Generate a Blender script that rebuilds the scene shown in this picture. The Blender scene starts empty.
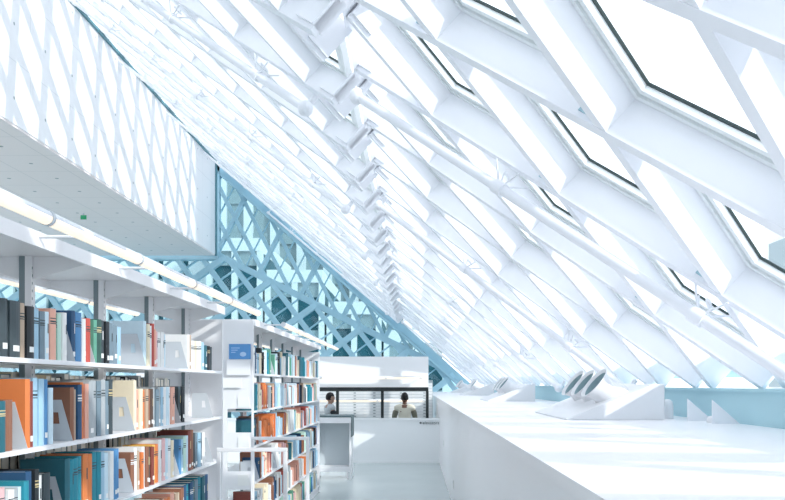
import bpy, math, random
from mathutils import Vector, Matrix
R = random.Random(7)
C = bpy.context.scene.collection
SC = bpy.context.scene
H = 1.7          # eye height
F = 850.0        # focal length in pixels of the 785 wide frame
T = 0.895        # slope of the skylight plane

# ------------------------------------------------------------------ helpers
class MB:
    def __init__(s): s.v = []; s.f = []; s.m = []; s.sm = []
    def face(s, pts, mi=0, smooth=False):
        b = len(s.v); s.v += [tuple(p) for p in pts]
        s.f.append(tuple(range(b, b+len(pts)))); s.m.append(mi); s.sm.append(smooth)
    def hexa(s, q, mi=0):      # q: bottom loop of n then top loop of n
        n = len(q)//2; b = len(s.v); s.v += [tuple(p) for p in q]
        fs = [tuple(b+i for i in reversed(range(n))), tuple(b+n+i for i in range(n))]
        for i in range(n):
            j = (i+1) % n; fs.append((b+i, b+j, b+n+j, b+n+i))
        for f in fs: s.f.append(f); s.m.append(mi); s.sm.append(False)
    def box(s, x0, x1, y0, y1, z0, z1, mi=0):
        s.hexa([(x0,y0,z0),(x1,y0,z0),(x1,y1,z0),(x0,y1,z0),(x0,y0,z1),(x1,y0,z1),(x1,y1,z1),(x0,y1,z1)], mi)
    def beam(s, p0, p1, w, d0, d1, n, mi=0):   # box along p0-p1, width w, from d0 to d1 along the normal n
        p0, p1, n = Vector(p0), Vector(p1), Vector(n).normalized()
        t = (p1-p0).normalized(); sd = t.cross(n).normalized()*(w/2)
        s.hexa([p0-sd+n*d0, p1-sd+n*d0, p1+sd+n*d0, p0+sd+n*d0, p0-sd+n*d1, p1-sd+n*d1, p1+sd+n*d1, p0+sd+n*d1], mi)
    def lathe(s, o, ax, prof, n=16, mi=0, caps=True):   # prof: list of (distance along the axis, radius)
        o, ax = Vector(o), Vector(ax).normalized()
        u = ax.orthogonal().normalized(); w = ax.cross(u)
        rings = []
        for (a, r) in prof:
            b = len(s.v)
            for k in range(n):
                q = 2*math.pi*k/n
                s.v.append(tuple(o+ax*a+u*(r*math.cos(q))+w*(r*math.sin(q))))
            rings.append(b)
        for b0, b1 in zip(rings, rings[1:]):
            for k in range(n):
                j = (k+1) % n
                s.f.append((b0+k, b0+j, b1+j, b1+k)); s.m.append(mi); s.sm.append(True)
        if caps:
            for e, (a, r) in ((0, prof[0]), (1, prof[-1])):
                if r < 1e-5: continue
                pts = [o+ax*a+u*(r*math.cos(2*math.pi*k/n))+w*(r*math.sin(2*math.pi*k/n)) for k in range(n)]
                s.face(pts if e else pts[::-1], mi)
    def tube(s, p0, p1, r, n=12, mi=0):
        p0, p1 = Vector(p0), Vector(p1); L = (p1-p0).length
        s.lathe(p0, p1-p0, [(0, r), (L, r)], n, mi)
    def ball(s, c, rx, ry, rz, n=14, m=10, mi=0, keep=None):
        g = []
        for i in range(m+1):
            a = math.pi*i/m
            g.append([(c[0]+rx*math.sin(a)*math.cos(2*math.pi*k/n), c[1]+ry*math.sin(a)*math.sin(2*math.pi*k/n), c[2]+rz*math.cos(a)) for k in range(n)])
        for i in range(m):
            for k in range(n):
                j = (k+1) % n; q = [g[i][k], g[i+1][k], g[i+1][j], g[i][j]]
                if keep and not keep(sum(p[0] for p in q)/4-c[0], sum(p[1] for p in q)/4-c[1], sum(p[2] for p in q)/4-c[2]): continue
                s.face(q, mi, True)
    def mesh(s, name, mats):
        me = bpy.data.meshes.new(name); me.from_pydata(s.v, [], s.f)
        for m in (mats if isinstance(mats, (list, tuple)) else [mats]): me.materials.append(m)
        me.polygons.foreach_set('material_index', s.m); me.polygons.foreach_set('use_smooth', s.sm)
        me.update(); return me
    def build(s, name, mats, parent=None, loc=(0,0,0)):
        return link(name, s.mesh(name, mats), parent, loc)

def link(name, data, parent=None, loc=(0,0,0)):
    o = bpy.data.objects.new(name, data); C.objects.link(o); o.location = loc
    if parent: o.parent = parent
    return o
def tag(o, label, cat, group=None, kind=None):
    o['label'] = label; o['category'] = cat
    if group: o['group'] = group
    if kind: o['kind'] = kind
    return o
def struct(o, label=None, cat=None):
    o['kind'] = 'structure'
    if label: o['label'] = label
    if cat: o['category'] = cat
    return o
def thing(name, label, cat, loc, group=None):
    return tag(link(name, None, None, loc), label, cat, group)
def bevel(o, w=.004, seg=2):
    m = o.modifiers.new('edge', 'BEVEL'); m.width = w; m.segments = seg; m.limit_method = 'ANGLE'; m.angle_limit = .7
    return o
ORD = ['first','second','third','fourth','fifth','sixth','seventh','eighth','ninth','tenth','eleventh','twelfth','thirteenth','fourteenth','fifteenth','sixteenth','seventeenth','eighteenth','nineteenth','twentieth']
def ordn(i):
    if i < 20: return ORD[i]
    tens = {2:'twenty',3:'thirty',4:'forty',5:'fifty',6:'sixty'}[(i+1)//10]
    r = (i+1) % 10
    return tens[:-1]+'ieth' if r == 0 else tens+'-'+ORD[r-1]

def clip(poly, a, b, c):        # keep a*x+b*y <= c
    out = []
    for i in range(len(poly)):
        p, q = poly[i], poly[(i+1) % len(poly)]
        dp, dq = a*p[0]+b*p[1]-c, a*q[0]+b*q[1]-c
        if dp <= 0: out.append(p)
        if (dp < 0 < dq) or (dq < 0 < dp):
            k = dp/(dp-dq); out.append((p[0]+k*(q[0]-p[0]), p[1]+k*(q[1]-p[1])))
    return out
def clip_convex(poly, reg):     # reg counter-clockwise
    for i in range(len(reg)):
        p, q = reg[i], reg[(i+1) % len(reg)]
        ex, ey = q[0]-p[0], q[1]-p[1]
        poly = clip(poly, ey, -ex, ey*p[0]-ex*p[1])
        if len(poly) < 3: return []
    return poly
def area(p): return abs(sum(p[i][0]*p[(i+1) % len(p)][1]-p[(i+1) % len(p)][0]*p[i][1] for i in range(len(p))))/2
def seg_in(reg, p, d):          # the part of the line p+k*d inside the convex region
    k0, k1 = -1e9, 1e9
    for i in range(len(reg)):
        a, b = reg[i], reg[(i+1) % len(reg)]
        nx, ny = b[1]-a[1], a[0]-b[0]
        den = nx*d[0]+ny*d[1]; num = nx*(a[0]-p[0])+ny*(a[1]-p[1])
        if abs(den) < 1e-9:
            if num < 0: return None
        elif den > 0: k1 = min(k1, num/den)
        else: k0 = max(k0, num/den)
    return (k0, k1) if k1-k0 > .05 else None

# ------------------------------------------------------------------ materials
def mat(name, col, rough=.5, metal=0., emit=None, es=0., spec=.5, bump=0., bs=40., vary=0., vs=6.):
    m = bpy.data.materials.new(name); m.use_nodes = True
    nt = m.node_tree; b = nt.nodes['Principled BSDF']
    b.inputs['Base Color'].default_value = (*col, 1); b.inputs['Roughness'].default_value = rough
    b.inputs['Metallic'].default_value = metal; b.inputs['Specular IOR Level'].default_value = spec
    if emit: b.inputs['Emission Color'].default_value = (*emit, 1); b.inputs['Emission Strength'].default_value = es
    if vary or bump:
        tc = nt.nodes.new('ShaderNodeTexCoord'); nz = nt.nodes.new('ShaderNodeTexNoise')
        nt.links.new(tc.outputs['Object'], nz.inputs['Vector'])
        nz.inputs['Scale'].default_value = vs; nz.inputs['Detail'].default_value = 4
        if vary:
            mx = nt.nodes.new('ShaderNodeMix'); mx.data_type = 'RGBA'
            mx.inputs[6].default_value = (*[c*(1-vary) for c in col], 1); mx.inputs[7].default_value = (*[min(1, c*(1+vary)) for c in col], 1)
            nt.links.new(nz.outputs['Fac'], mx.inputs[0]); nt.links.new(mx.outputs[2], b.inputs['Base Color'])
        if bump:
            bn = nt.nodes.new('ShaderNodeBump'); bn.inputs['Strength'].default_value = bump; bn.inputs['Distance'].default_value = .01
            n2 = nt.nodes.new('ShaderNodeTexNoise'); n2.inputs['Scale'].default_value = bs
            nt.links.new(tc.outputs['Object'], n2.inputs['Vector'])
            nt.links.new(n2.outputs['Fac'], bn.inputs['Height']); nt.links.new(bn.outputs['Normal'], b.inputs['Normal'])
    return m
def glass(name, tint, refl=.08):
    m = bpy.data.materials.new(name); m.use_nodes = True; nt = m.node_tree; nt.nodes.clear()
    o = nt.nodes.new('ShaderNodeOutputMaterial'); mx = nt.nodes.new('ShaderNodeMixShader')
    tr = nt.nodes.new('ShaderNodeBsdfTransparent'); gl = nt.nodes.new('ShaderNodeBsdfGlossy')
    tr.inputs['Color'].default_value = (*tint, 1); gl.inputs['Roughness'].default_value = .02
    mx.inputs[0].default_value = refl
    nt.links.new(tr.outputs[0], mx.inputs[1]); nt.links.new(gl.outputs[0], mx.inputs[2]); nt.links.new(mx.outputs[0], o.inputs[0])
    return m
def panel_mat(name, col, axes, size, dot=.02, line=.010, lcol=.86, dcol=.35, offs=(0,0)):
    """cladding panels: thin joint lines on a grid and one dark fixing in each panel"""
    m = bpy.data.materials.new(name); m.use_nodes = True; nt = m.node_tree; b = nt.nodes['Principled BSDF']
    b.inputs['Roughness'].default_value = .55
    tc = nt.nodes.new('ShaderNodeTexCoord'); sp = nt.nodes.new('ShaderNodeSeparateXYZ'); nt.links.new(tc.outputs['Object'], sp.inputs[0])
    def M(op, a, bb=None):
        n = nt.nodes.new('ShaderNodeMath'); n.operation = op
        for i, x in enumerate((a, bb)):
            if x is None: continue
            if isinstance(x, (int, float)): n.inputs[i].default_value = x
            else: nt.links.new(x, n.inputs[i])
        return n.outputs[0]
    d = []
    for ax, s, of in zip(axes, size, offs):
        u = M('FRACT', M('DIVIDE', M('ADD', sp.outputs[ax], 1000.0+of), s))
        d.append((M('MULTIPLY', M('MINIMUM', u, M('SUBTRACT', 1.0, u)), s), M('MULTIPLY', M('SUBTRACT', u, .5), s)))
    ln = M('LESS_THAN', M('MINIMUM', d[0][0], d[1][0]), line)
    dt = M('LESS_THAN', M('ADD', M('MULTIPLY', d[0][1], d[0][1]), M('MULTIPLY', d[1][1], d[1][1])), dot*dot)
    f = M('SUBTRACT', 1.0, M('MAXIMUM', M('MULTIPLY', ln, 1-lcol), M('MULTIPLY', dt, 1-dcol)))
    mx = nt.nodes.new('ShaderNodeMix'); mx.data_type = 'RGBA'; nt.links.new(f, mx.inputs[0])
    mx.inputs[6].default_value = (.05, .12, .14, 1); mx.inputs[7].default_value = (*col, 1)
    nt.links.new(mx.outputs[2], b.inputs['Base Color'])
    return m

WHITE = mat('white_paint', (.90, .905, .915), .5, vary=.012)
BEAM = mat('skylight_white', (.885, .90, .935), .45, vary=.01)
CLIP = mat('pale_blue_clip', (.36, .56, .64), .5)
SHELFW = mat('shelf_white_enamel', (.86, .855, .87), .35, vary=.01)
POSTG = mat('upright_grey', (.20, .25, .27), .4)
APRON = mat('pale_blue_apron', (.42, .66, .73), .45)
STEEL = mat('blue_steel', (.37, .60, .70), .45, vary=.04)
STEELD = mat('dark_teal_steel', (.10, .26, .31), .5)
FRAMEW = mat('window_frame_white', (.88, .92, .92), .35)
GASKET = mat('black_gasket', (.01, .03, .03), .5)
GLASS = glass('clear_glass', (.97, .99, 1.0), .06)
GLASST = glass('teal_glass', (.62, .75, .78), .03)
BLACK = mat('black_metal', (.012, .018, .02), .4)
COUNTER = mat('counter_white', (.91, .90, .915), .3, vary=.012, vs=3)
FLOOR = mat('polished_concrete', (.50, .57, .565), .16, vary=.07, vs=1.3, bump=.03, bs=6)
PARW = mat('parapet_white', (.90, .92, .93), .5)
NOZZ = mat('nozzle_white', (.80, .81, .83), .3)
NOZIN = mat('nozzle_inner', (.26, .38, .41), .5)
LAMP = mat('lamp_tube', (.35, .33, .30), .5, emit=(1, .83, .64), es=1.9)
LAMPW = mat('lamp_housing', (.78, .80, .83), .4)
PLATE = mat('bookend_grey', (.56, .60, .64), .35)
PAGES = mat('paper', (.83, .79, .71), .8, vary=.05, vs=60)
LABELW = mat('label_paper', (.88, .88, .86), .7)
GOLD = mat('gilt_stamp', (.62, .50, .27), .5)
SILV = mat('pale_stamp', (.75, .77, .78), .5)
SOFF = panel_mat('soffit_panel', (.86, .785, .765), (0, 1), (1.25, 1.5), .05, .012, .80, .3)
CLAD = panel_mat('cladding_panel', (.88, .88, .89), (1, 2), (1.5, 1.55), .035, .010, .82, .35, (0, .6))

# ------------------------------------------------------------------ skylight: two fields of diamonds with a step between
NV = Vector((T, 0, 1)).normalized()
HY = .768
def plane_pt(X0, Y, Z, d=0): return Vector((X0-Z/T, Y, H+Z)) + NV*d
YMIN, YMAX = -3.2, 36.2
FIELDS = [dict(name='lower', X0=2.6, z0=1.387, y0=4.733, dz=.82, lo=-.04, hi=2.80),
          dict(name='upper', X0=2.116, z0=2.82, y0=6.48, dz=.74, lo=2.56, hi=9.45)]
DEP = .30; BW = .085
ceil = MB(); win = []; wn = 0
for fd in FIELDS:
    reg = [(YMIN, fd['lo']), (YMAX, fd['lo']), (YMAX, fd['hi']), (YMIN, fd['hi'])]
    dz = fd['dz']
    for m in range(-60, 60):
        for sgn in (-1, 1):
            d = (sgn*HY, dz); p = (fd['y0']+m*2*HY, fd['z0'])
            k = seg_in(reg, p, d)
            if not k: continue
            a, b = [plane_pt(fd['X0'], p[0]+q*d[0], p[1]+q*d[1]) for q in k]
            ceil.beam(a, b, BW, 0 if sgn > 0 else .004, DEP+(.02 if sgn > 0 else .024), NV)
            # blocky shoe where the beam meets the step
            e = a if fd['name'] == 'upper' else b
            o = (b-a).normalized()*(.22 if fd['name'] == 'upper' else -.22)
            ceil.beam(e, e+o, BW+.05, .04 if sgn > 0 else .044, DEP+(.03 if sgn > 0 else .034), NV)
    # slim flange along each beam's lower edge is left square; clips at the nodes
    k = int((fd['lo']-fd['z0'])/dz)-1
    while fd['z0']+k*dz < fd['hi']:
        z = fd['z0']+k*dz
        for m in range(-30, 30):
            y = fd['y0']+(k % 2)*HY+m*2*HY
            if YMIN < y < YMAX and fd['lo'] < z < fd['hi']:
                ny, nz = .30*HY, 0
                c = plane_pt(fd['X0'], y, z)
                for sg in (-1, 1):
                    t = (plane_pt(fd['X0'], y+sg*HY, z+dz)-c).normalized()
                    s_ = t.cross(NV).normalized()
                    q = c+t*.16+s_*(sg*-1)*(BW/2+.004)
                    ceil.beam(q-t*.05, q+t*.05, .012, DEP*.12, DEP*.26, NV, 1)
            # window cell whose lower corner is this node
            cell = [(y, z), (y+HY, z+dz), (y, z+2*dz), (y-HY, z+dz)]
            cl = clip_convex(cell, reg)
            if cl and area(cl) > .08:
                win.append((fd, (y, z+dz), cell, cl))
        k += 1
# riser between the two fields, closing strips at the eaves and at the wall
lo, up = FIELDS
def strip(a0, a1, b0, b1):
    ceil.hexa([a0, a1, b1, b0, a0+NV*.02, a1+NV*.02, b1+NV*.02, b0+NV*.02])
ra = [plane_pt(up['X0'], y, up['lo'], DEP) for y in (YMIN, YMAX)]
rb = [plane_pt(lo['X0'], y, lo['hi'], DEP) for y in (YMIN, YMAX)]
strip(ra[0], ra[1], rb[0], rb[1])
ea, eb = [[plane_pt(lo['X0'], y, z, DEP-.06) for y in (YMIN, YMAX)] for z in (-.12, .10)]
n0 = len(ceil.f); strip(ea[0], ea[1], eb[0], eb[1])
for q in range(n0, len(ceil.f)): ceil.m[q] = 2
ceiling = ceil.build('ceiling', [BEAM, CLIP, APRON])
struct(ceiling, 'sloping white diamond grid of beams carrying the skylight panes', 'ceiling')
mesh_cache = {}
def inset(poly, d):
    n = len(poly); out = []
    for i in range(n):
        p0, p1, p2 = Vector(poly[i-1]), Vector(poly[i]), Vector(poly[(i+1) % n])
        e0, e1 = (p1-p0).normalized(), (p2-p1).normalized()
        n0, n1 = Vector((-e0.y, e0.x)), Vector((-e1.y, e1.x))
        bis = n0+n1
        if bis.length < 1e-4: bis = n0.copy()
        bis.normalize(); c = max(.25, bis.dot(n0))
        out.append(tuple(p1+bis*(d/c)))
    return out
def to3(pt, d):  # local plane coordinates (along Y, up the slope) to 3D offset
    s = pt[1]
    up_dir = Vector((-1/T, 0, 1)).normalized()
    return Vector((0, pt[0], 0))+up_dir*s+NV*d
SL = math.sqrt(1+1/T**2)
def window_meshes(poly2):   # counter-clockwise seen from inside or not: orientation is fixed here
    a = sum(poly2[i][0]*poly2[(i+1) % len(poly2)][1]-poly2[(i+1) % len(poly2)][0]*poly2[i][1] for i in range(len(poly2)))
    if a < 0: poly2 = poly2[::-1]
    fr, ga, pa = MB(), MB(), MB()
    def ring(mb, i0, i1, d0, d1):
        A, B = inset(poly2, i0), inset(poly2, i1); n = len(A)
        for i in range(n):
            j = (i+1) % n
            q = [A[i], A[j], B[j], B[i]]
            mb.hexa([to3(p, d0) for p in q]+[to3(p, d1) for p in q])
    ring(fr, .0435, .080, DEP-.055, DEP+.013)
    ring(fr, .0801, .098, DEP-.02, DEP+.013)
    ring(fr, .0981, .138, DEP-.045, DEP+.013)
    ring(ga, .1381, .147, DEP-.006, DEP+.012)
    P = inset(poly2, .143)
    pa.hexa([to3(p, DEP) for p in P]+[to3(p, DEP+.012) for p in P])
    return fr.mesh('window_frame', FRAMEW), ga.mesh('gasket', GASKET), pa.mesh('pane', GLASS)
def small_meshes(poly2):
    a = sum(poly2[i][0]*poly2[(i+1) % len(poly2)][1]-poly2[(i+1) % len(poly2)][0]*poly2[i][1] for i in range(len(poly2)))
    if a < 0: poly2 = poly2[::-1]
    pa = MB(); pa.hexa([to3(p, DEP) for p in poly2]+[to3(p, DEP+.012) for p in poly2])
    return None, None, pa.mesh('pane', GLASS)
for fd, (cy, cz), cell, cl in win:
    full = abs(area(cell)-area(cl)) < 1e-4
    key = fd['name'] if full else (fd['name'], round(cl[0][0]-cy, 2), round(cl[0][1]-cz, 2), len(cl), round(area(cl), 2))
    if key not in mesh_cache:
        p2 = [((p[0]-cy), (p[1]-cz)*SL) for p in cl]
        p2 = [p for i, p in enumerate(p2) if (Vector(p)-Vector(p2[i-1])).length > .03]
        mesh_cache[key] = window_meshes(p2) if area(p2) > .55 and len(p2) >= 3 else small_meshes(p2)
    fr, ga, pa = mesh_cache[key]
    wn += 1
    base = plane_pt(fd['X0'], cy, cz)
    if fr:
        w = struct(link('window_%d' % wn, fr, None, base)); link('gasket', ga, w); link('pane', pa, w)
    else:
        w = struct(link('window_%d' % wn, pa, None, base))

# brace tubes under every third diagonal
def brace(fd, c, i, which):
    slope = HY/fd['dz']
    z0, z1 = (fd['lo']+.10, fd['hi']-.12) if which == 'lower' else (fd['lo']+.15, fd['hi']-.1)
    f = lambda z: plane_pt(fd['X0'], c+slope*z, z, -.17)
    # keep inside the hall
    z0 = max(z0, (YMIN+.3-c)/slope); z1 = min(z1, (YMAX-.4-c)/slope)
    if z1-z0 < .6: return False
    a, b = f(z0), f(z1); ax = (b-a).normalized(); L = (b-a).length
    t = thing('brace_tube', 'white steel brace tube under the %s skylight beams, %s from the near end' % (which, ordn(i)), 'brace tube', a, 'brace tubes under the skylight')
    mb = MB(); mb.tube((0,0,0), b-a, .042, 14); mb.build('tube', BEAM, t)
    for q in (0, L):
        mb = MB(); e = ax*q; mb.ball(e, .075, .075, .075, 14, 10); mb.build('ball_joint', BEAM, t)
        mb = MB(); mb.tube(e, e+NV*.15, .03, 10); mb.build('stalk', BEAM, t)
    sp = 1.9; n = int(L/sp)
    for k in range(n):
        q = ax*(.9+k*sp); mb = MB()
        if .9+k*sp > L-.4: break
        sd = ax.cross(NV).normalized()
        mb.lathe(q-ax*.05, ax, [(0, .056), (.10, .056)], 14)
        for u in (-1, 1):
            for v in (-1, 1):
                mb.tube(q, q+NV*.15+sd*(.10*u)+ax*(.13*v), .008, 6)
        mb.beam(q+NV*.10-sd*.06, q+NV*.10+sd*.06, .03, 0, .02, NV)
        mb.build('hanger_clamp', BEAM, t)
    return True
i = 0
for k in range(-2, 9):
    if brace(lo, 5.03+k*4.608, i, 'lower'): i += 1
i = 0
cu = 6.48-HY/up['dz']*up['z0']
for k in range(-3, 9):
    if brace(up, cu+1.6+k*4.608, i, 'upper'): i += 1

# ------------------------------------------------------------------ left hanging box, soffit, walls, floor
XW = -8.37; ZS = H+5.43; YE = 35.6
mb = MB(); mb.box(XW-.25, XW, YMIN, YE, ZS, H+9.42); struct(mb.build('wall_left', CLAD), 'white panelled wall hanging above the soffit with diamond sun shadows', 'wall')
mb = MB(); mb.box(-20, XW-.02, YMIN, YE, ZS-.05, ZS+.2); struct(mb.build('ceiling_soffit', SOFF), 'grey panelled soffit under the hanging white wall', 'ceiling')
mb = MB(); mb.box(XW-.04, XW+.06, YE, YE+.12, ZS-.05, H+9.3); struct(mb.build('trim_1', STEELD))
mb = MB(); mb.beam((XW+.03, YMIN, H+9.30), (XW+.03, YE, H+9.30), .07, -.03, .05, (0,0,1)); struct(mb.build('trim_2', STEELD))
mb = MB(); mb.box(-20.12, -20.10, YMIN, 37, 0, ZS-.06); w_ = struct(mb.build('window_0', GLASS))  # unseen side glazing, added so sky light reaches the soffit and floor
for k in range(18):
    mb = MB(); y = YMIN+.1+k*2.3; mb.box(-20.2, -20, y-.05, y+.05, 0, ZS-.06); mb.build('mullion', STEEL, w_)
mb = MB(); mb.box(-20, 2.8, YMIN-.2, YMIN, -.3, H+11); struct(mb.build('wall_back', WHITE))
mb = MB(); mb.box(-20, 2.8, YMIN, 18.62, -.3, 0); struct(mb.build('floor', FLOOR), 'polished pale grey concrete floor of the reading room', 'floor')
LF = -.25
mb = MB(); mb.box(-20, 2.8, 18.62, 38, -.6, LF); struct(mb.build('floor_back', FLOOR))

# ------------------------------------------------------------------ end facade
YF = 36.25
def zfold(x): return 5.5 if x < -8.4 else 5.5-.505*(x+8.4)
def up3(x, z, d=0): return Vector((x, YF+d, H+z))
def lo3(x, z, d=0): return Vector((x, YF-.30*max(0, zfold(x)-z)+d, H+z))
UP = [(-8.4, 5.5), (1.62, .44), (-8.4, 9.42)]
LOW = [(-20, -1.9), (2.6, -1.9), (2.6, -.35), (1.62, .44), (-8.4, 5.5)]
LOWL = [(-20, -1.9), (-8.4, -1.9), (-8.4, 5.5), (-20, 5.5)]
LOWR = [(-8.4, -1.9), (2.6, -1.9), (2.6, -.35), (1.62, .44), (-8.4, 5.5)]
facw = []
def lattice(name, reg, to, o, dd, sx, heavyw, thinw, ddepth, us, heavy_every, off):
    mb = MB(); n = Vector((0, -1, 0))
    for m in range(-40, 40):
        p = (o[0]+m*sx, o[1])
        k = seg_in(reg, p, (1, -dd))
        if k: mb.beam(to(p[0]+k[0], p[1]-dd*k[0]), to(p[0]+k[1], p[1]-dd*k[1]), heavyw, -.02, ddepth, n)
        k = seg_in(reg, p, (1, us))
        if k:
            hv = (m+off) % heavy_every == 0
            mb.beam(to(p[0]+k[0], p[1]+us*k[0]), to(p[0]+k[1], p[1]+us*k[1]), heavyw*1.15 if hv else thinw, -.02, ddepth*(1.1 if hv else .45), n)
    # cells between the members
    for i in range(-45, 45):
        for j in range(-45, 45):
            # d-lines: z = o1 - dd (x-o0-i sx); u-lines: z = o1 + us (x-o0-j sx)
            def X(i, j):
                x = (dd*(o[0]+i*sx)+us*(o[0]+j*sx))/(dd+us); return (x, o[1]-dd*(x-o[0]-i*sx))
            c = [X(i, j), X(i+1, j), X(i+1, j+1), X(i, j+1)]
            if c[0][0] < -22 or c[0][0] > 5 or abs(c[0][1]) > 13: continue
            a = sum(c[q][0]*c[(q+1) % 4][1]-c[(q+1) % 4][0]*c[q][1] for q in range(4))
            if a < 0: c = c[::-1]
            cl = clip_convex(c, reg)
            if cl and area(cl) > .03: facw.append((cl, to))
    return mb
mb = lattice('upper', UP, up3, (-8.4, 5.6), 1.95, .75, .15, .045, .22, 1.95, 3, 0)
# fold beam, roof edge beam, corner post
mb.beam(up3(-8.4, 5.5), up3(1.62, .44), .26, -.1, .3, (0,-1,0))
mb.beam(up3(-8.36, 5.5), up3(-8.36, 9.3), .16, -.05, .25, (0,-1,0))
mb.beam(up3(-8.4, 9.30), up3(2.25, -.08), .30, -.1, .25, (0,-1,0))
mb.beam(up3(-8.4, 9.02), up3(2.0, -.16), .10, -.1, .5, (0,-1,0))
struct(mb.build('wall_end_upper', STEEL), 'upper blue steel diamond glazing of the end wall', 'wall')
mb = lattice('lower', LOWR, lo3, (-8.0, 5.4), 1.3, 1.07, .21, .06, .28, .78, 3, 0)
mb2 = lattice('lowerleft', LOWL, lo3, (-8.0, 5.4), 1.3, 1.07, .21, .06, .28, .78, 3, 0)
b = len(mb.v); mb.v += mb2.v; mb.f += [tuple(q+b for q in f) for f in mb2.f]; mb.m += mb2.m; mb.sm += mb2.sm
mb.beam(lo3(-20, 5.4), lo3(-8.3, 5.4), .3, -.1, .4, (0,-1,0))
struct(mb.build('wall_end_lower', STEEL), 'lower inclined blue steel lattice of the end wall', 'wall')
facw.sort(key=lambda q: -area(q[0]))
for cl, to in facw:
    wn += 1; mb = MB()
    mb.hexa([to(x, z, .02) for x, z in cl]+[to(x, z, .04) for x, z in cl])
    struct(mb.build('window_%d' % wn, GLASST))

# ------------------------------------------------------------------ buildings outside
BPIER = mat('pale_concrete', (.78, .80, .80), .7, vary=.05)
BGLASS = mat('tower_glass', (.025, .11, .14), .4, vary=.4, vs=.5, spec=.2)
BMID = mat('tower_grey', (.30, .37, .39), .6, vary=.06)
def tower(label, x0, x1, y, z1, sx, pw, sz, body, pier, z0=-30):
    t = thing('building', label, 'building', ((x0+x1)/2, y, z0)); w = (x1-x0)/2
    mb = MB(); mb.box(-w, w, 0, 12.9, 0, z1-z0); mb.build('facade_body', body, t)
    mb = MB(); mb.box(-w-.05, w+.05, -.45, 13, z1-z0, z1-z0+.8); mb.build('roof_parapet', pier, t)
    n = int((x1-x0)/sx)
    for k in range(n+1):
        mb = MB(); x = -w+k*(x1-x0)/n; mb.box(x-pw/2, x+pw/2, -.4, 0, 0, z1-z0); mb.build('pier', pier, t)
    k = 0
    while z1-z0-k*sz > 20:
        mb = MB(); q = z1-z0-k*sz; mb.box(-w, w, -.2, 0, q-.9, q); mb.build('spandrel', BMID, t); k += 1
tower('pale tower with dark window strips outside the end wall at its left', -22.4, -14.2, 56, 12, 1.6, 1.25, 3.4, BGLASS, BPIER)
tower('pale grey tower standing behind the upper end wall glazing', -18, -5, 70, 24, 1.9, .75, 3.3, BMID, BPIER)
for x0, x1, z1, lb in ((-13.0, -9.8, 8.4, 'leftmost'), (-9.3, -5.9, 6.4, 'second from the left'), (-5.4, -2.3, 4.4, 'second from the right'), (-1.8, 1.9, 2.6, 'rightmost')):
    tower('dark glazed block behind the lower end wall lattice, %s of the four' % lb, x0, x1, 54, H+z1, 1.25, .36, 3.0, BGLASS, BPIER)
tower('white banded office block far outside the end wall centre', -3.4, 2.2, 70, 9.5, 1.9, .7, 3.0, BMID, BPIER)
tower('far left pale tower beyond the soffit and bookcases', -42, -23, 70, 14, 2.4, 1.9, 3.4, BGLASS, BPIER)

t = thing('building', 'tall pale tower added outside the skylight to shade the far end', 'building', (14, 17.4, -30))  # invented tower, nearly all out of frame, placed to block sun from the end facade
mb = MB(); mb.box(-2, 2, 0, 11.8, 0, 55); mb.build('facade_body', BPIER, t)
mb = MB(); mb.box(-2.2, 2.2, -.2, 12.0, 55, 55.8); mb.build('roof_parapet', BMID, t)
for k in range(15):
    mb = MB(); mb.box(-2.1, -2, .6, 11.2, 6+k*3.2, 7.6+k*3.2); mb.build('window_band', BMID, t)
# ------------------------------------------------------------------ the long ledge
LX, LZ = .53, 1.385
mb = MB(); mb.box(LX, 2.75, YMIN, 34.5, LF, LZ-.055); mb.box(LX-.012, 2.75, YMIN, 34.5, LZ-.05, LZ); mb.box(LX+.01, 2.7, YMIN, 34.5, LZ-.06, LZ-.045)
struct(mb.build('wall_ledge', COUNTER), 'long white waist-high ledge under the skylight', 'ledge')
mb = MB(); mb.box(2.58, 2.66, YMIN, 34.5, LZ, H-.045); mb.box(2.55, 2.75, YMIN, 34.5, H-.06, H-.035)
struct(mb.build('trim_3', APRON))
def outlet(y, z, label):
    t = thing('wall_socket', label, 'socket', (LX-.001, y, z))
    mb = MB(); mb.box(-.008, 0, -.035, .035, -.06, .06); bevel(mb.build('cover_plate', LABELW, t), .003)
    for s in (-1, 1):
        mb = MB(); mb.box(-.010, -.0081, -.016, .016, s*.028-.014, s*.028+.014); mb.build('socket_face', PLATE, t)
outlet(11.6, .33, 'white wall socket low on the ledge front, nearer of two')
outlet(15.6, .62, 'white wall socket on the ledge front beside the parapet, farther of two')
t = thing('vent_grille', 'white slotted vent grille on the ledge front beyond the parapet', 'vent', (LX-.001, 20.6, .98))
mb = MB(); mb.box(-.012, 0, -.55, .55, -.25, .25); mb.build('frame', LABELW, t)
for k in range(9):
    mb = MB(); mb.box(-.018, -.0121, -.5, .5, -.2+k*.048, -.185+k*.048); mb.build('slat', PLATE, t)

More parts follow.
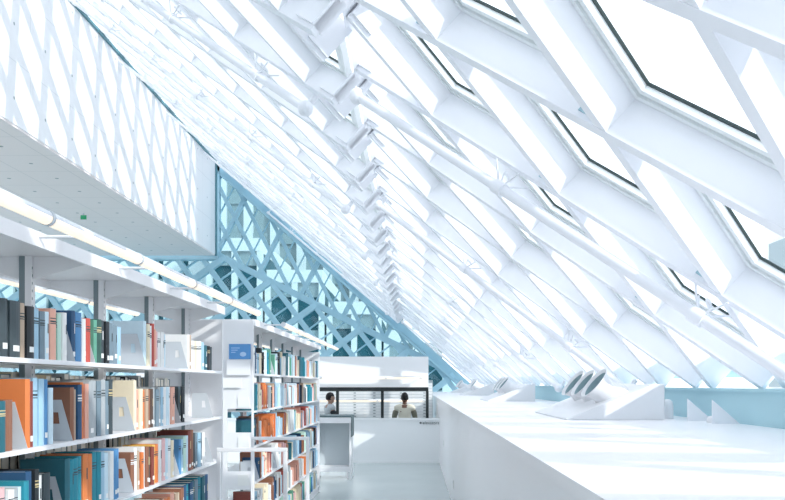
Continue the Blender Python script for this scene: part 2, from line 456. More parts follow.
def nozzle_unit(y, label, first=None):
    t = thing('air_nozzle_unit', label, 'air outlet', (1.32, y, LZ), 'air outlet units on the ledge')
    if first:
        for ch in first.children:
            c = ch.copy(); C.objects.link(c); c.parent = t
            for g in ch.children:
                d = g.copy(); C.objects.link(d); d.parent = c
        return t
    mb = MB(); W, D, HH = .86, 1.95, .315
    pr = [(0, 0), (W, 0), (W, HH), (W-.10, HH), (0, .012)]
    mb.hexa([(x, 0, z) for x, z in pr]+[(x, D, z) for x, z in pr])
    bevel(mb.build('wedge_base', NOZZ, t), .008)
    ax = Vector((-.74, -.10, .62)).normalized()
    for k in range(3):
        yy = .35+k*.52
        c = Vector((.63, yy, .055))
        mb = MB(); mb.lathe(c, ax, [(.0, .04), (.11, .13), (.16, .16), (.21, .158), (.27, .135), (.31, .122), (.36, .125), (.40, .145), (.425, .165), (.43, .163), (.425, .155), (.40, .135), (.36, .115), (.30, .112)], 28, 0, False)
        nz = mb.build('nozzle', NOZZ, t)
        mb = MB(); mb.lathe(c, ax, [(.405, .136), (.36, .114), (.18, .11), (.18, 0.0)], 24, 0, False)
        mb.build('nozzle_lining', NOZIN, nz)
        mb = MB(); mb.lathe((c.x-.20, yy-.04, .03), (0, 0, 1), [(0, .085), (.03, .08), (.13, .07)], 18); mb.build('nozzle_foot', NOZZ, t)
    return t
u0 = nozzle_unit(7.42, 'white wedge with three round air nozzles on the ledge, the nearest one')
for y, w in ((15.4, 'second'), (23.4, 'third'), (30.6, 'farthest')):
    nozzle_unit(y, 'white wedge with three round air nozzles on the ledge, the %s from the camera' % w, u0)
for k, (x, y) in enumerate(((2.30, 7.75), (2.42, 6.95))):
    mb = MB(); mb.lathe((x, y, LZ), (0,0,1), [(0, .055), (.12, .055), (.155, .045), (.175, .022), (.178, 0)] if k == 0 else [(0, .035), (.03, .034), (.05, .02), (.055, 0)], 18)
    tag(mb.build('pipe_cap' if k == 0 else 'floor_stud', NOZZ), ('white domed pipe cap on the ledge behind the nearest nozzle wedge' if k == 0 else 'small white stud on the ledge between the triangular plates'), 'cap' if k == 0 else 'stud')
for y, lb in ((7.3, 'white triangular bracket plate on the ledge, nearer the nozzle wedge'), (6.75, 'white triangular bracket plate on the ledge, farther from the nozzle wedge')):
    mb = MB(); x = 2.34 if y > 7 else 2.36
    pr = [(x, LZ), (x+.22, LZ), (x, LZ+.19)]
    mb.hexa([(a, y, z) for a, z in pr]+[(a, y+.012, z) for a, z in pr]); tag(mb.build('bracket_plate', BEAM), lb, 'bracket')

# ------------------------------------------------------------------ bookcases
XF, XC, XB = -1.5, -1.78, -2.06
LEV = [1.80, 1.45, 1.12, .78, .45, .12]; BAY = .9
WORDS = ['top', 'second', 'third', 'fourth', 'fifth', 'lowest']
def bookcase(name_word, y0, nb, near_open):
    L = nb*BAY
    t = thing('bookcase', 'white double-sided metal bookcase full of books, the %s one along the aisle' % name_word, 'bookcase', (XC, y0, 0), 'bookcases along the aisle')
    for k in range(nb+1):
        y = k*BAY
        mb = MB(); mb.box(-.028, -.001, y-.020, y+.020, 0, 2.284, 0); mb.box(-.0009, .028, y-.020, y+.020, 0, 2.284, 1)
        for q in range(56): mb.box(.0281, .0286, y-.012, y-.006, .3+q*.035, .312+q*.035, 0)
        mb.build('upright', [POSTG, SHELFW], t)
        mb = MB()      # tapered canopy brackets on both sides
        for s in (-1, 1):
            pr = [(s*.03, 2.18), (s*.03, 2.284), (s*.275, 2.284), (s*.275, 2.25)]
            mb.hexa([(x, y-.004, z) for x, z in pr]+[(x, y+.004, z) for x, z in pr])
        mb.build('canopy_bracket', SHELFW, t)
    for b in range(nb):
        ya, yb = b*BAY+.004, (b+1)*BAY-.004
        for z in LEV:
            for s in (-1, 1):
                mb = MB(); xa, xb = sorted((s*.03, s*.28))
                mb.box(xa, xb, ya, yb, z-.012, z)
                xe = s*.28; mb.box(min(xe, xe-s*.012), max(xe, xe-s*.012), ya, yb, z-.019, z-.0121)
                mb.build('shelf', SHELFW, t)
    mb = MB(); mb.box(-.287, .287, -.03, L+.03, 2.285, 2.297)
    for s in (-1, 1): mb.box(min(s*.30, s*.2871), max(s*.30, s*.2871), -.03, L+.03, 2.24, 2.30)
    mb.build('canopy', SHELFW, t)
    mb = MB(); mb.box(-.26, .26, 0, L, 0, .10); mb.build('base', SHELFW, t)
    mb = MB(); mb.box(-.28, .28, L+.0225, L+.045, 0, 2.2); bevel(mb.build('end_panel', SHELFW, t), .003)
    if near_open:      # end frame with open windows between the shelf cheeks
        mb = MB(); y = -.05
        mb.box(-.30, -.27, y, y+.02, 0, 2.3); mb.box(.265, .285, y, y+.02, 0, 2.3); mb.box(-.2699, .2649, y+.004, y+.02, 1.47, 2.3)
        for a, bq in ((1.07, 1.25), (.72, .89), (.36, .54), (.0, .2)): mb.box(.0401, .2649, y+.004, y+.02, a, bq)
        mb.box(-.2699, .04, y+.004, y+.02, 0, 1.4699)
        mb.build('end_frame', SHELFW, t)
        for z in (1.48, 1.11, .76):
            mb = MB(); pr = [(.14, z), (.255, z), (.235, z+.10), (.14, z+.10)]
            mb.hexa([(x, y-.004, q) for x, q in pr]+[(x, y+.0035, q) for x, q in pr]); mb.build('cheek_plate', LABELW, t)
    return t
NY0 = 6.60-5*BAY
bc1 = bookcase('nearer', NY0, 5, False)
bc2 = bookcase('farther', 7.92, 6, True)
# notice holder on the farther bookcase's end
BLUE = mat('poster_blue', (.10, .30, .62), .4, vary=.1, vs=12)
t = thing('notice_holder', 'white notice holder with blue poster on the farther bookcase end', 'notice', (-1.72, 7.866, 1.93))
mb = MB(); mb.box(0, .20, -.006, 0, 0, .14); mb.build('poster', BLUE, t)
mb = MB()
for k in range(3): mb.box(.02, .10-.02*k, -.0068, -.0061, .10-k*.02, .106-k*.02)
mb.ball((.13, -.007, .045), .03, .001, .022, 10, 6); mb.build('poster_print', mat('poster_pale', (.45, .62, .85), .5), t)
mb = MB(); mb.box(-.02, .20, -.022, -.0061, -.15, -.005); bevel(mb.build('pocket', SHELFW, t), .003)
mb = MB(); mb.box(-.09, .09, -.012, 0, -.045, .045); tag(mb.build('shelf_sign', LABELW, None, (-1.69, 7.86, 1.71)), 'small white range sign on the farther bookcase end under the poster', 'sign')

# tube lamps on arms along the canopies
def tube_lamp(label, x, side, ya, yb, arms, pitch):
    t = thing('tube_lamp', label, 'lamp', (x, ya, 2.28), 'tube lamps on the bookcases'); L = yb-ya
    hs, ln = MB(), MB(); n = 18; r = .025
    for a in range(n):
        q0, q1 = 2*math.pi*a/n, 2*math.pi*(a+1)/n
        mid = (q0+q1)/2
        lens = math.sin(mid) < -.3 or (math.sin(mid) < -.1 and math.cos(mid)*side > 0)
        tgt = ln if lens else hs
        f = lambda q: (r*math.cos(q), r*math.sin(q))
        (x0, z0), (x1, z1) = f(q0), f(q1)
        tgt.face([(x0, 0, z0), (x0, L, z0), (x1, L, z1), (x1, 0, z1)][::-1], 0, True)
    hs.build('housing', LAMPW, t); ln.build('diffuser', LAMP, t)
    for e in (0, L):
        mb = MB(); mb.lathe((0, e-.006, 0), (0, 1, 0), [(0, .026), (.012, .026)], 18); mb.build('end_cap', LAMPW, t)
    k = 1
    while k*pitch < L-.2:
        mb = MB(); mb.lathe((0, k*pitch-.012, 0), (0,1,0), [(0, .028), (.024, .028)], 18); mb.build('collar', PLATE, t); k += 1
    for y in arms:
        mb = MB(); mb.tube((0, y-ya, 0), ((XC+side*.285)-x, y-ya, 0), .007, 8); mb.build('arm', LAMPW, t)
tube_lamp('glowing tube lamp along the aisle side of the nearer bookcase', -1.285, 1, 2.0, 6.95, [NY0+.35+k*.9 for k in range(5)], .97)
tube_lamp('glowing tube lamp along the back of the nearer bookcase', -2.275, -1, 2.0, 6.95, [NY0+.35+k*.9 for k in range(5)], .97)
tube_lamp('glowing tube lamp along the aisle side of the farther bookcase', -1.285, 1, 8.3, 14.0, [8.35+k*.9 for k in range(6)], .97)
tube_lamp('glowing tube lamp along the back of the farther bookcase', -2.275, -1, 8.3, 14.0, [8.35+k*.9 for k in range(6)], .97)

# ------------------------------------------------------------------ books
COL = {'black': (.015,.02,.025), 'charcoal': (.045,.065,.075), 'dark brown': (.09,.055,.04), 'dark green': (.03,.09,.075), 'green': (.12,.34,.25), 'navy': (.02,.08,.18),
       'blue': (.09,.27,.52), 'light blue': (.36,.56,.70), 'pale blue': (.62,.77,.85), 'slate': (.18,.25,.30), 'grey': (.40,.43,.45), 'teal': (.02,.26,.34), 'dark teal': (.02,.13,.17),
       'orange': (.72,.21,.06), 'salmon': (.80,.42,.32), 'red': (.50,.08,.06), 'maroon': (.24,.055,.04), 'brown': (.28,.12,.07), 'tan': (.50,.38,.28), 'cream': (.85,.74,.55),
       'white': (.84,.84,.83), 'yellow': (.85,.52,.12), 'pink': (.82,.50,.50), 'mint': (.55,.75,.66)}
BM = {k: mat('cloth_'+k.replace(' ', '_'), v, .55, vary=.08, vs=25) for k, v in COL.items()}
nbook = 0
def book_mesh(mb, pg, lb, th, hh, dp, off, style, rough=False):
    """spine faces +X at x=0, thickness along +Y from off, standing on z=0"""
    y0, y1 = off+.0006, off+th-.0006; c = .0025
    if rough:
        mb.box(-dp, 0, y0, y1, 0, hh); return
    n = 5; bul = min(.008, th*.2)
    arc = [(-.004+bul*math.sin(math.pi*k/n), y0+(y1-y0)*k/n) for k in range(n+1)]
    for (xa, ya), (xb, yb) in zip(arc, arc[1:]):
        mb.hexa([(-.008, ya, 0), (xa, ya, 0), (xb, yb, 0), (-.008, yb, 0), (-.008, ya, hh), (xa, ya, hh), (xb, yb, hh), (-.008, yb, hh)])
    mb.box(-dp, -.008, y0, y0+c, 0, hh); mb.box(-dp, -.008, y1-c, y1, 0, hh)
    pg.box(-dp+.005, -.0081, y0+c, y1-c, .003, hh-.004)
    def band(z, h_, mi, target, w0=.18, w1=.82):
        ka = [(x+.0007, y) for x, y in arc]
        for q in range(n):
            f0, f1 = q/n, (q+1)/n
            if f1 <= w0 or f0 >= w1: continue
            (xa, ya), (xb, yb) = ka[q], ka[q+1]
            target.face([(xa, ya, z), (xb, yb, z), (xb, yb, z+h_), (xa, ya, z+h_)], mi)
    if style in (1, 3):
        band(hh*.80, .004, 1, mb, 0, 1); band(hh*.70, .004, 1, mb, 0, 1); band(hh*.735, hh*.03, 1, mb)
    if style == 2:
        band(hh*.55, hh*.20, 1, mb, .42, .58)
    if style in (0, 2) and lb is not None:
        zz = R.uniform(.014, .03); band(zz, .022, 0, lb, .2, .8)
def put_book(y, th, hh, dp, col, label, z, xf, flip=False):
    global nbook
    cv, pg, lb = MB(), MB(), MB(); st = R.choice((0, 1, 2, 3, 4))
    book_mesh(cv, pg, lb, th, hh, dp, 0, st)
    st2 = GOLD if sum(COL[col]) < .5 and R.random() < .6 else SILV if sum(COL[col]) < .5 else BM['charcoal']
    o = cv.build('book', [BM[col], st2], None, (xf, y, z))
    if flip: o.rotation_euler.z = math.pi; o.location.y = y+th
    tag(o, label, 'book'); nbook += 1
    pg.build('page_block', PAGES, o)
    if lb.v: lb.build('spine_label', LABELW, o)
    return o
def bookend(y, z, xf, label):
    t = thing('bookend', label, 'bookend', (xf, y, z))
    mb = MB()
    pr = [(0, 0), (-.05, .18), (-.16, .18), (-.16, 0)]
    # plate with a rounded slot: build as strips around the hole
    ho = [(-.058, .075), (-.064, .125), (-.086, .125), (-.086, .075)]
    for i in range(4):
        j = (i+1) % 4
        q = [pr[i], pr[j], ho[j], ho[i]]
        mb.hexa([(a, 0, b) for a, b in q]+[(a, .002, b) for a, b in q])
    mb.build('plate', PLATE, t)
    mb = MB(); mb.box(-.16, -.01, -.03, -.0001, .0003, .0018); mb.build('foot', PLATE, t)
    return t
def px2y(x): return 1.5*F/(415-x)
# shelf contents of the nearer bookcase, read along each shelf: (end pixel, colour, height); 'gap' leaves room, with a bookend against the next book
S1 = [(-12,'black',.25),(-6,'dark brown',.24),(5,'dark brown',.225),(13,'charcoal',.215),(23.5,'charcoal',.21),(29.5,'tan',.21),(37,'black',.205),(43,'light blue',.20),(48,'slate',.195),(53,'pale blue',.20),(59,'salmon',.215),(62.5,'green',.20),(66,'mint',.205),(70,'white',.205),
      ('gap',76.5),(80,'navy',.225),(86,'blue',.225),(90,'white',.20),(94,'red',.205),('gap',96.5),(99.5,'green',.20),(104,'dark green',.205),(108.5,'charcoal',.205),(112,'black',.205),(117,'slate',.205),(121,'slate',.20),(124.5,'light blue',.19),
      ('gap',147),(149.5,'pale blue',.25),(151.5,'cream',.24),(153.5,'white',.235),(156,'red',.25),(158.5,'salmon',.22),(160.5,'pink',.21),(163,'white',.205),(166,'white',.21),(168,'pale blue',.20),
      ('gap',189),(191,'white',.225),(193,'tan',.225),(196,'white',.195),(199,'cream',.195),(202,'white',.195),(204,'white',.2),(207,'light blue',.20),(209.5,'dark teal',.18),(212,'black',.175),(214,'charcoal',.175)]
S2 = [(-12,'dark brown',.22),(-6,'teal',.2),(2,'dark teal',.19),(9,'dark teal',.185),(18,'brown',.19),('gap',29),(34,'orange',.265),(38.5,'maroon',.26),(43,'light blue',.275),(48.5,'light blue',.275),(53,'blue',.27),(57.5,'pale blue',.235),
      ('gap',74),(78,'brown',.235),(80.5,'tan',.225),(84.5,'navy',.25),(87.5,'orange',.26),(91,'salmon',.25),(96,'grey',.265),(101,'grey',.265),(105,'slate',.265),(109,'grey',.27),(112,'slate',.265),(116,'charcoal',.27),
      ('gap',136),(138.5,'cream',.27),(142,'salmon',.22),(145,'cream',.22),(148.5,'orange',.215),(151,'tan',.22),(153.5,'brown',.22),(156,'dark brown',.22),(158.5,'grey',.225),(161,'slate',.22),(163.5,'grey',.23),(166,'light blue',.23),(168.5,'white',.235),(171,'pale blue',.235),(173.5,'white',.23),(176,'salmon',.23),(178.5,'salmon',.235),
      ('gap',182),(184,'charcoal',.235),(186.5,'black',.235),('gap',214)]
S3 = [(0,'white',.20),(8,'pink',.2),(12,'grey',.19),(18,'white',.185),(23,'grey',.18),(27,'pale blue',.18),(32,'teal',.2),(38,'navy',.235),(42,'black',.24),(48,'white',.21),(54,'charcoal',.21),
      ('gap',68),(73,'dark teal',.255),(77,'teal',.25),(82,'teal',.25),(86.5,'teal',.25),(92,'orange',.255),(97,'orange',.25),(101,'teal',.255),(105,'teal',.25),(108.5,'light blue',.25),(112,'pale blue',.245),(115.5,'white',.245),(119,'blue',.25),(122.5,'blue',.25),
      ('gap',135),(138.5,'brown',.21),(141,'white',.235),(143.5,'tan',.21),(145.5,'orange',.20),(148,'white',.23),(150.5,'brown',.225),(153.5,'dark brown',.22),(156.5,'maroon',.22),(159,'yellow',.225),(162,'orange',.22),(165,'white',.25),(168,'pink',.255),(170.5,'pale blue',.25),(173,'white',.24),(175.5,'cream',.23),
      ('gap',180.5),(182.5,'blue',.22),(185,'light blue',.22),(187.5,'mint',.235),(190,'pale blue',.235),(193,'maroon',.265),(195.5,'brown',.265),(197.5,'charcoal',.24),(200,'slate',.24),(202.5,'light blue',.235),(205,'slate',.235),(207.5,'white',.235),('gap',214)]
S4 = [(20,'maroon',.2),(30,'navy',.2),(40,'grey',.22),(52,'black',.24),('gap',60),(70,'charcoal',.22),(80,'slate',.21),(90,'white',.2),(98,'grey',.2),(106,'dark teal',.22),(114,'black',.24),
      ('gap',125),(131,'black',.25),(137,'dark brown',.25),(143,'charcoal',.24),(147,'white',.21),(151,'grey',.21),(156,'slate',.2),(161,'dark brown',.21),(165,'brown',.23),(169,'orange',.225),(173,'orange',.22),(177,'salmon',.24),(180,'tan',.23),(183,'cream',.22),(186,'brown',.245),(189,'navy',.25),(192,'teal',.25),(195,'navy',.255),(198,'dark teal',.255),(201,'slate',.255),(204,'teal',.26),(207,'dark teal',.26),(210,'navy',.26)]
def fill(shelf, spec, x_front, sidx, start):
    prev = px2y(start); cnt = 0; be = 0; z = LEV[sidx]+.0005; since = 'the near end'; k = 0
    for e in spec:
        if e[0] == 'gap':
            y = px2y(e[1]); last = spec.index(e) == len(spec)-1
            bookend(y-.004, z, x_front-.004, 'grey slotted bookend on the %s shelf of the nearer bookcase, %s from its near end' % (WORDS[sidx], ordn(be)))
            be += 1; prev = y; k = 0; since = 'the %s bookend' % ordn(be-1); continue
        y = px2y(e[0]); th = y-prev
        put_book(prev, th-.0008, e[2]+R.uniform(-.004, .004), min(.24, e[2]*R.uniform(.72, .8)), e[1],
                 '%s book, %s beyond %s on the nearer bookcase\'s %s shelf' % (e[1], ordn(k), since, WORDS[sidx]), z, x_front-R.uniform(.006, .022))
        prev = y; k += 1
for i, s in enumerate((S1, S2, S3, S4)): fill(None, s, XF, i, -22 if i < 2 else -10 if i == 2 else 8)
# the back side of the nearer bookcase, seen between the shelves
BK = ['grey','black','slate','cream','charcoal','black','grey','white','dark brown']
for sidx in (1, 2):
    y = 2.75; k = 0
    while y < 6.3:
        th = R.uniform(.06, .095); hh = R.choice((.285, .295, .305)); c = R.choice(BK)
        if R.random() < .95:
            put_book(y, th, hh, hh*.75, c, '%s book, %s along the back of the nearer bookcase\'s %s shelf' % (c, ordn(k), WORDS[sidx]), LEV[sidx]+.0005, XB+.012, True); k += 1
        y += th+.001
# the farther bookcase: the nearest books one by one, the rest as one mass
PAL = ['salmon']*3+['white']*8+['pale blue']*6+['light blue']*3+['orange']*2+['cream']*2+['brown']*2+['navy','teal','teal','maroon','charcoal','green','grey','slate','cream','cream','mint','blue','dark teal','tan','pink','black','red']
rest = {}
quota = [26, 24, 22, 22, 20, 14]
for sidx in range(6):
    y = 7.99; k = 0; z = LEV[sidx]+.0005; be = 0
    run = R.choice(PAL); firsts = {0: ['white','pale blue','navy','navy','white','light blue'], 1: ['dark teal','dark teal','teal','pale blue','light blue'], 2: ['dark teal','slate','navy','charcoal','salmon','brown'], 3: ['navy','charcoal','brown','orange'], 4: ['maroon','light blue','light blue','white','grey','cream','cream','cream','cream','white','white'], 5: ['dark green','charcoal','slate','green','pink','salmon']}[sidx]
    while y < 13.20:
        bay_end = 7.92+BAY*(int((y-7.92)/BAY)+1)
        th = R.uniform(.028, .062); hh = R.uniform(.19, .27)
        if y+th > bay_end-.03:
            y = bay_end+.03; continue
        if R.random() < .05:
            gp = R.uniform(.10, .22)
            if y+gp < bay_end-.1:
                if k < quota[sidx]-1 and be < 3:
                    bookend(y+gp-.004, z, XF-.004, 'grey slotted bookend on the %s shelf of the farther bookcase, %s from its near end' % (WORDS[sidx], ordn(be))); be += 1
                y += gp; continue
        if R.random() < .45: run = R.choice(PAL)
        c = firsts[k] if k < len(firsts) else run
        dp = hh*R.uniform(.7, .8); xf = XF-R.uniform(.006, .03)
        if k < quota[sidx]:
            put_book(y, th, hh, dp, c, '%s book, %s from the near end of the farther bookcase\'s %s shelf' % (c, ordn(k), WORDS[sidx]), z, xf)
        else:
            rest.setdefault('all', []).append((xf, y, z, th, hh, dp, c))
        y += th+.0006; k += 1
names = sorted(COL); mb = MB()
for (xf, y, z, th, hh, dp, c) in rest['all']:
    mi = names.index(c)
    mb.box(xf-dp, xf, y, y+th-.001, z, z+hh, mi)
tag(mb.build('distant_books', [BM[n] for n in names]), 'mass of small coloured books filling the far part of the farther bookcase', 'books', None, 'stuff')
print('books', nbook, 'rest', len(rest['all']), 'windows', wn)

# ------------------------------------------------------------------ white hoops beside the shelves
def hoop(y, lb):
    t = thing('rail_hoop', lb, 'rail', (-1.15, y, 0), 'white hoops in the aisle')
    w = .235; r = .014; top = 1.25
    for s in (-1, 1):
        mb = MB(); mb.box(s*w-r, s*w+r, -r, r, .012, top-2*r); bevel(mb.build('post', SHELFW, t), .004)
        mb = MB(); mb.box(s*w-.03, s*w+.03, -.05, .05, 0, .0119); mb.build('foot', BLACK, t)
    mb = MB(); mb.box(-w-r, w+r, -r, r, top-2*r+.0001, top); bevel(mb.build('top_rail', SHELFW, t), .004)
hoop(6.0, 'white square-tube hoop standing in the aisle, nearer of the pair'); hoop(7.25, 'white square-tube hoop standing in the aisle, farther of the pair')

# ------------------------------------------------------------------ catalogue desk
DGREY = mat('desk_grey_panel', (.52, .58, .61), .5)
EDGE = mat('desk_dark_edge', (.10, .15, .16), .5)
t = thing('catalogue_desk', 'white standing-height catalogue desk with grey recess by the parapet', 'desk', (-1.46, 15.2, 0))
def dpart(n, m, *bx):
    mb = MB(); mb.box(*bx); return mb.build(n, m, t)
dpart('desk_top', SHELFW, -.33, .32, -.02, .62, 1.0, 1.105); dpart('top_edge', EDGE, -.335, .325, -.025, .63, 1.1051, 1.135)
dpart('side_panel', SHELFW, -.32, -.30, 0, .6, .12, .9999); dpart('side_panel', SHELFW, .285, .315, 0, .6, 0, .9999)
dpart('side_edge', EDGE, .3151, .325, -.02, .62, .75, 1.105)
dpart('back_panel', DGREY, -.2999, .2849, .35, .37, .22, .9999); dpart('bottom_shelf', SHELFW, -.2999, .2849, 0, .6, .13, .2199)
for x in (-.31, .30):
    for y in (.02, .56): dpart('leg', SHELFW, x-.014, x+.014 if x < 0 else x+.0149, y, y+.03, 0, .1199 if x < 0 else -.0) if x < 0 else None
dpart('leg', SHELFW, .24, .27, .02, .05, 0, .1299)
# ------------------------------------------------------------------ parapet, opening, fascia
YP = 18.3
mb = MB(); mb.box(-6, LX, YP, YP+.15, 0, .92); mb.box(-6, LX, YP-.02, YP+.17, .92, .965); mb.box(-6, LX, YP-.012, YP, 0, .05)
struct(mb.build('wall_parapet', PARW), 'white parapet wall closing the aisle', 'wall')
mb = MB(); mb.box(-6, .29, YP, YP+.9, 1.63, 2.29); struct(mb.build('wall_fascia', WHITE), 'white boxed fascia above the dark-framed opening', 'wall')
mb = MB(); mb.box(-6, .29, YP+.03, YP+.14, 1.545, 1.63)
for x in (-2.7, -1.67, -.70, .27): mb.box(x-.035, x+.025, YP+.04, YP+.12, .965, 1.545)
struct(mb.build('trim_4', BLACK), 'black frame of the opening above the parapet', 'frame')
def wall_lamp(label, y, z, x0, x1, knobs, back):
    t = thing('tube_lamp', label, 'lamp', (x0, y, z), 'tube lamps at the opening'); L = x1-x0
    mb = MB(); mb.tube((0, 0, .012), (L, 0, .012), .02, 12); mb.build('housing', LAMPW, t)
    mb = MB(); mb.tube((.01, -.008, -.012), (L-.01, -.008, -.012), .022, 12); mb.build('diffuser', LAMP, t)
    for k in knobs:
        mb = MB(); mb.lathe((k-x0-.03, 0, 0), (1,0,0), [(0, .036), (.06, .036)], 12); mb.build('collar', LAMPW, t)
        mb = MB(); mb.tube((k-x0, 0, 0), (k-x0, back-y, 0), .009, 8); mb.build('arm', LAMPW, t)
wall_lamp('slim tube lamp on arms in front of the white fascia', YP-.22, 1.835, -2.2, .17, (-2.0, -.62, .12), YP-.001)
wall_lamp('bright tube lamp across the opening above the parapet', 20.45, 1.304, -2.5, .24, (-2.4, -.9, .2), 21.59)
# lettering
cu_ = bpy.data.curves.new('t', 'FONT'); cu_.body = 'elevators'; cu_.size = .088; cu_.extrude = .002; cu_.space_character = 1.08
fo = bpy.data.objects.new('t', cu_); C.objects.link(fo)
dg = bpy.context.evaluated_depsgraph_get(); dg.update()
me = bpy.data.meshes.new_from_object(fo.evaluated_get(dg)); bpy.data.objects.remove(fo)
INK = mat('dark_lettering', (.02, .04, .05), .5); me.materials.clear(); me.materials.append(INK)
t = thing('wall_lettering', 'small dark elevators lettering with an arrow on the parapet', 'sign', (.09, YP-.0155, .835))
l = link('letters', me, t, (.075, 0, 0)); l.rotation_euler.x = math.pi/2
mb = MB(); mb.hexa([(0,0,.028),(.035,0,.0),(.035,0,.056),(0,.002,.028),(.035,.002,.0),(.035,.002,.056)]); mb.box(.0351, .062, 0, .002, .02, .036); mb.build('arrow', INK, t)

# ------------------------------------------------------------------ drawer cabinets behind the opening
CAB = mat('cabinet_white', (.80, .82, .83), .45); HND = mat('drawer_pull_grey', (.25, .30, .32), .4)
def cabinet(x0, x1, label):
    y = 21.6; t = thing('drawer_cabinet', label, 'cabinet', (x0, y, LF), 'drawer cabinets behind the opening'); W = x1-x0
    mb = MB(); mb.box(0, W, .02, .7, 0, 2.05); mb.build('body', mat('cabinet_dark_joint', (.45, .50, .52), .5), t)
    z = .06
    while z < 1.96:
        mb = MB(); mb.box(.01, W-.01, 0, .0199, z, z+.066); d = mb.build('drawer', CAB, t)
        for q in (.16, .38, .62, .84):
            mb = MB(); mb.box(W*q-.03, W*q+.03, -.012, -.0001, z+.024, z+.044); mb.build('pull', HND if q in (.38, .84) else LABELW, d)
        z += .074
cabinet(-2.9, -1.95, 'white shallow-drawer cabinet behind the left bay of the opening')
cabinet(-1.94, -.86, 'white shallow-drawer cabinet behind the middle bay of the opening')
cabinet(-.85, .45, 'white shallow-drawer cabinet behind the right bay of the opening')

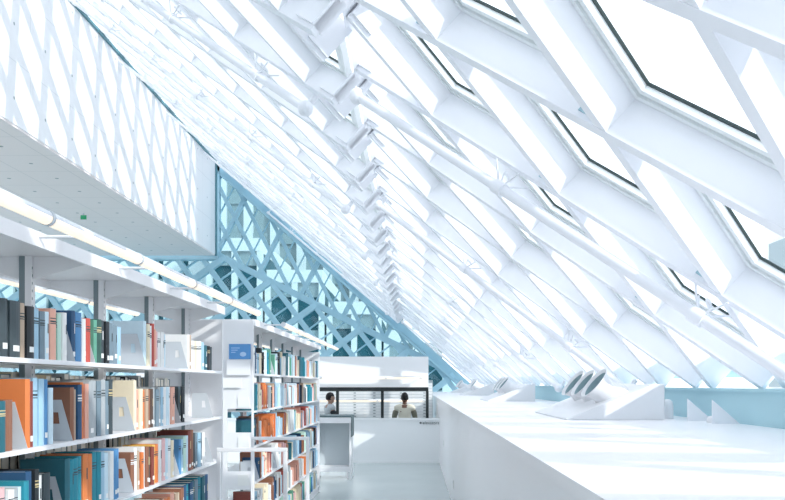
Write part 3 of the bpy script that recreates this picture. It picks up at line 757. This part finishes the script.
# ------------------------------------------------------------------ people beyond the parapet
SKIN = [mat('skin_brown', (.25, .13, .09), .5), mat('skin_tan', (.42, .25, .18), .5)]
HAIR = mat('black_hair', (.012, .010, .010), .6, bump=.4, bs=120)
def skin_obj(name, pts, edges, rad, m, parent, lvl=2):
    me = bpy.data.meshes.new(name); me.from_pydata(pts, edges, []); o = link(name, me, parent)
    sk = o.modifiers.new('skin', 'SKIN'); sk.use_smooth_shade = True
    for i, r in enumerate(rad):
        me.skin_vertices[0].data[i].radius = (r, r) if not isinstance(r, tuple) else r
    me.skin_vertices[0].data[0].use_root = True
    s = o.modifiers.new('sub', 'SUBSURF'); s.levels = lvl; s.render_levels = lvl
    me.materials.append(m); return o
def person(label, loc, rz, skin, shirt, sleeve, trouser, arms):
    """arms: for each side the elbow and wrist; the figure faces -Y before turning"""
    t = thing('person', label, 'person', loc); t.rotation_euler.z = rz
    P = [(0,0,.93),(0,.01,1.08),(0,.015,1.25),(0,.015,1.40),(0,.01,1.47),(0,-.005,1.56)]; E = [(0,1),(1,2),(2,3),(3,4),(4,5)]
    Rr = [(.15,.11),(.135,.10),(.155,.11),(.14,.09),.055,.055]
    def add(p, par, r): P.append(p); E.append((par, len(P)-1)); Rr.append(r); return len(P)-1
    el = {}
    for s in (-1, 1):
        a = add((s*.10, 0, .86), 0, .092); k = add((s*.11, -.01, .48), a, .058); c = add((s*.115, .01, .32), k, .055)
        an = add((s*.12, .02, .09), c, .038); add((s*.125, -.12, .035), an, .035)
        sh = add((s*.18, .015, 1.40), 3, .058); E_, W_ = arms[0 if s < 0 else 1]
        e = add(E_, sh, .042); w = add(W_, e, .028)
        d = (Vector(W_)-Vector(E_)).normalized(); pm = Vector(W_)+d*.06
        pa = add(tuple(pm), w, .030)
        side = d.cross(Vector((0, 1, 0)) if abs(d.y) < .8 else Vector((0, 0, 1))).normalized()
        for q, ln in ((-1.5, .055), (-.5, .075), (.5, .078), (1.5, .07)):
            b = pm+side*q*.017+d*.03; f1 = add(tuple(b), pa, .010); f2 = add(tuple(b+d*ln*.55), f1, .009); add(tuple(b+d*ln+Vector((0,-.012,-.01))), f2, .008)
        b = Vector(W_)+d*.03+side*.035; f1 = add(tuple(b), w, .011); add(tuple(b+d*.04+side*.018), f1, .010)
        el[s] = (E_, W_)
    body = skin_obj('body', P, E, Rr, skin, t)
    # head joined onto the neck
    mb = MB(); mb.ball((0, -.012, 1.625), .076, .094, .115, 20, 16); mb.ball((0, -.035, 1.555), .055, .060, .05, 14, 10)
    for s in (-1, 1): mb.ball((s*.078, .0, 1.62), .012, .022, .032, 8, 6)
    mb.hexa([(-.013,-.098,1.60),(.013,-.098,1.60),(.006,-.098,1.645),(-.006,-.098,1.645),(-.009,-.122,1.605),(.009,-.122,1.605),(.003,-.106,1.64),(-.003,-.106,1.64)])
    hd = mb.build('head', skin, t)
    mb = MB()
    for s in (-1, 1): mb.ball((s*.03, -.096, 1.642), .011, .006, .006, 8, 6)
    mb.build('eyes', HAIR, hd)
    mb = MB(); mb.box(-.022, .022, -.1, -.092, 1.573, 1.579); mb.build('mouth', mat('lips', (.22, .08, .07), .5), hd)
    mb = MB(); mb.ball((0, .004, 1.645), .086, .104, .115, 20, 16, 0, lambda x, y, z: z > .03 or (y > -.01 and z > -.07)); hr = mb.build('hair', HAIR, hd)
    so = hr.modifiers.new('thick', 'SOLIDIFY'); so.thickness = .012
    # clothes
    sp = [(0,.0,.90),(0,.01,1.08),(0,.015,1.25),(0,.015,1.40),(0,.008,1.505),(-.13,.015,1.405),(.13,.015,1.405)]; se = [(0,1),(1,2),(2,3),(3,4),(3,5),(3,6)]
    sr = [(.175,.135),(.165,.125),(.185,.13),(.165,.13),(.082,.078),.10,.10]
    for k, s in ((5, -1), (6, 1)):
        e = Vector(el[s][0]); sh = Vector((s*.185, .015, 1.395))
        sp += [tuple(sh), tuple(sh.lerp(e, .3))]; n_ = len(sp); se += [(k, n_-2), (n_-2, n_-1)]; sr += [.088, .076]
    skin_obj('shirt', sp, se, sr, shirt, t)
    for s in (-1, 1):
        e, w = Vector(el[s][0]), Vector(el[s][1]); sh = Vector((s*.185, .015, 1.395))
        skin_obj('sleeve', [tuple(sh.lerp(e, .2)), tuple(sh.lerp(e, .5)), tuple(e), tuple(e.lerp(w, .75))], [(0,1),(1,2),(2,3)], [.076, .072, .062, .048], sleeve, t)
        skin_obj('trouser_leg', [(s*.085,0,.93),(s*.105,-.005,.7),(s*.11,-.005,.48),(s*.12,.015,.08)], [(0,1),(1,2),(2,3)], [.115, .105, .082, .07], trouser, t)
        mb = MB(); mb.ball((s*.125, -.06, .045), .05, .135, .05, 12, 8, 0, lambda x, y, z: True); mb.build('shoe', BLACK, t)
CREAM = mat('cream_shirt', (.78, .74, .62), .8, vary=.05); OLIVE = mat('olive_sleeve', (.20, .20, .15), .8)
CHK = mat('grey_patterned_shirt', (.55, .58, .60), .8, vary=.45, vs=30); DARK = mat('black_sleeve', (.02, .025, .03), .8); JEAN = mat('dark_trousers', (.03, .04, .07), .8)
person('person with dark hair in a cream shirt seen from behind beyond the parapet', (-.24, 19.75, LF), math.radians(180), SKIN[0], CREAM, OLIVE,
       JEAN, [((-.25, -.02, 1.16), (-.20, -.22, 1.06)), ((.25, -.02, 1.16), (.20, -.22, 1.06))])
person('person with dark hair in a grey patterned top and black sleeves beyond the desk', (-1.97, 19.75, LF), math.radians(115), SKIN[1], CHK, DARK,
       JEAN, [((-.25, -.02, 1.16), (-.14, -.26, 1.12)), ((.25, -.02, 1.16), (.14, -.26, 1.12))])
# exit sign on the soffit
t = thing('exit_sign', 'small green sign hanging under the grey soffit', 'sign', (-10.45, 26.8, ZS-.0505))
mb = MB(); mb.box(-.09, .09, -.015, .015, -.19, -.06); mb.build('sign_face', mat('sign_green', (.03, .38, .16), .5), t)
mb = MB(); mb.box(-.02, .02, -.01, .01, -.0599, 0); mb.build('hanger', PLATE, t)

# ------------------------------------------------------------------ light, sky, camera
w = bpy.data.worlds.new('sky'); SC.world = w; w.use_nodes = True
bg = w.node_tree.nodes['Background']; bg.inputs[0].default_value = (.89, .925, 1.0, 1); bg.inputs[1].default_value = 3.9
sd = bpy.data.lights.new('sun', 'SUN'); sd.energy = 5.6; sd.angle = math.radians(.9); sd.color = (1, .965, .92)
so = bpy.data.objects.new('sun', sd); C.objects.link(so)
so.rotation_euler = Vector((-1.9, 1.4, -1.1)).to_track_quat('-Z', 'Y').to_euler()
cd = bpy.data.cameras.new('camera'); cd.sensor_width = 36; cd.lens = 36*F/785; cd.shift_x = -22.5/785; cd.shift_y = 134/785; cd.clip_end = 500; cd.clip_start = .05
co = bpy.data.objects.new('camera', cd); C.objects.link(co); co.location = (0, 0, H); co.rotation_euler = (math.pi/2, 0, 0); SC.camera = co
SC.view_settings.view_transform = 'Standard'; SC.view_settings.look = 'None'; SC.view_settings.exposure = -.85; SC.view_settings.gamma = 1
SC.view_settings.use_curve_mapping = False
SC.cycles.max_bounces = 10; SC.cycles.diffuse_bounces = 6; SC.cycles.transparent_max_bounces = 24; SC.cycles.glossy_bounces = 3
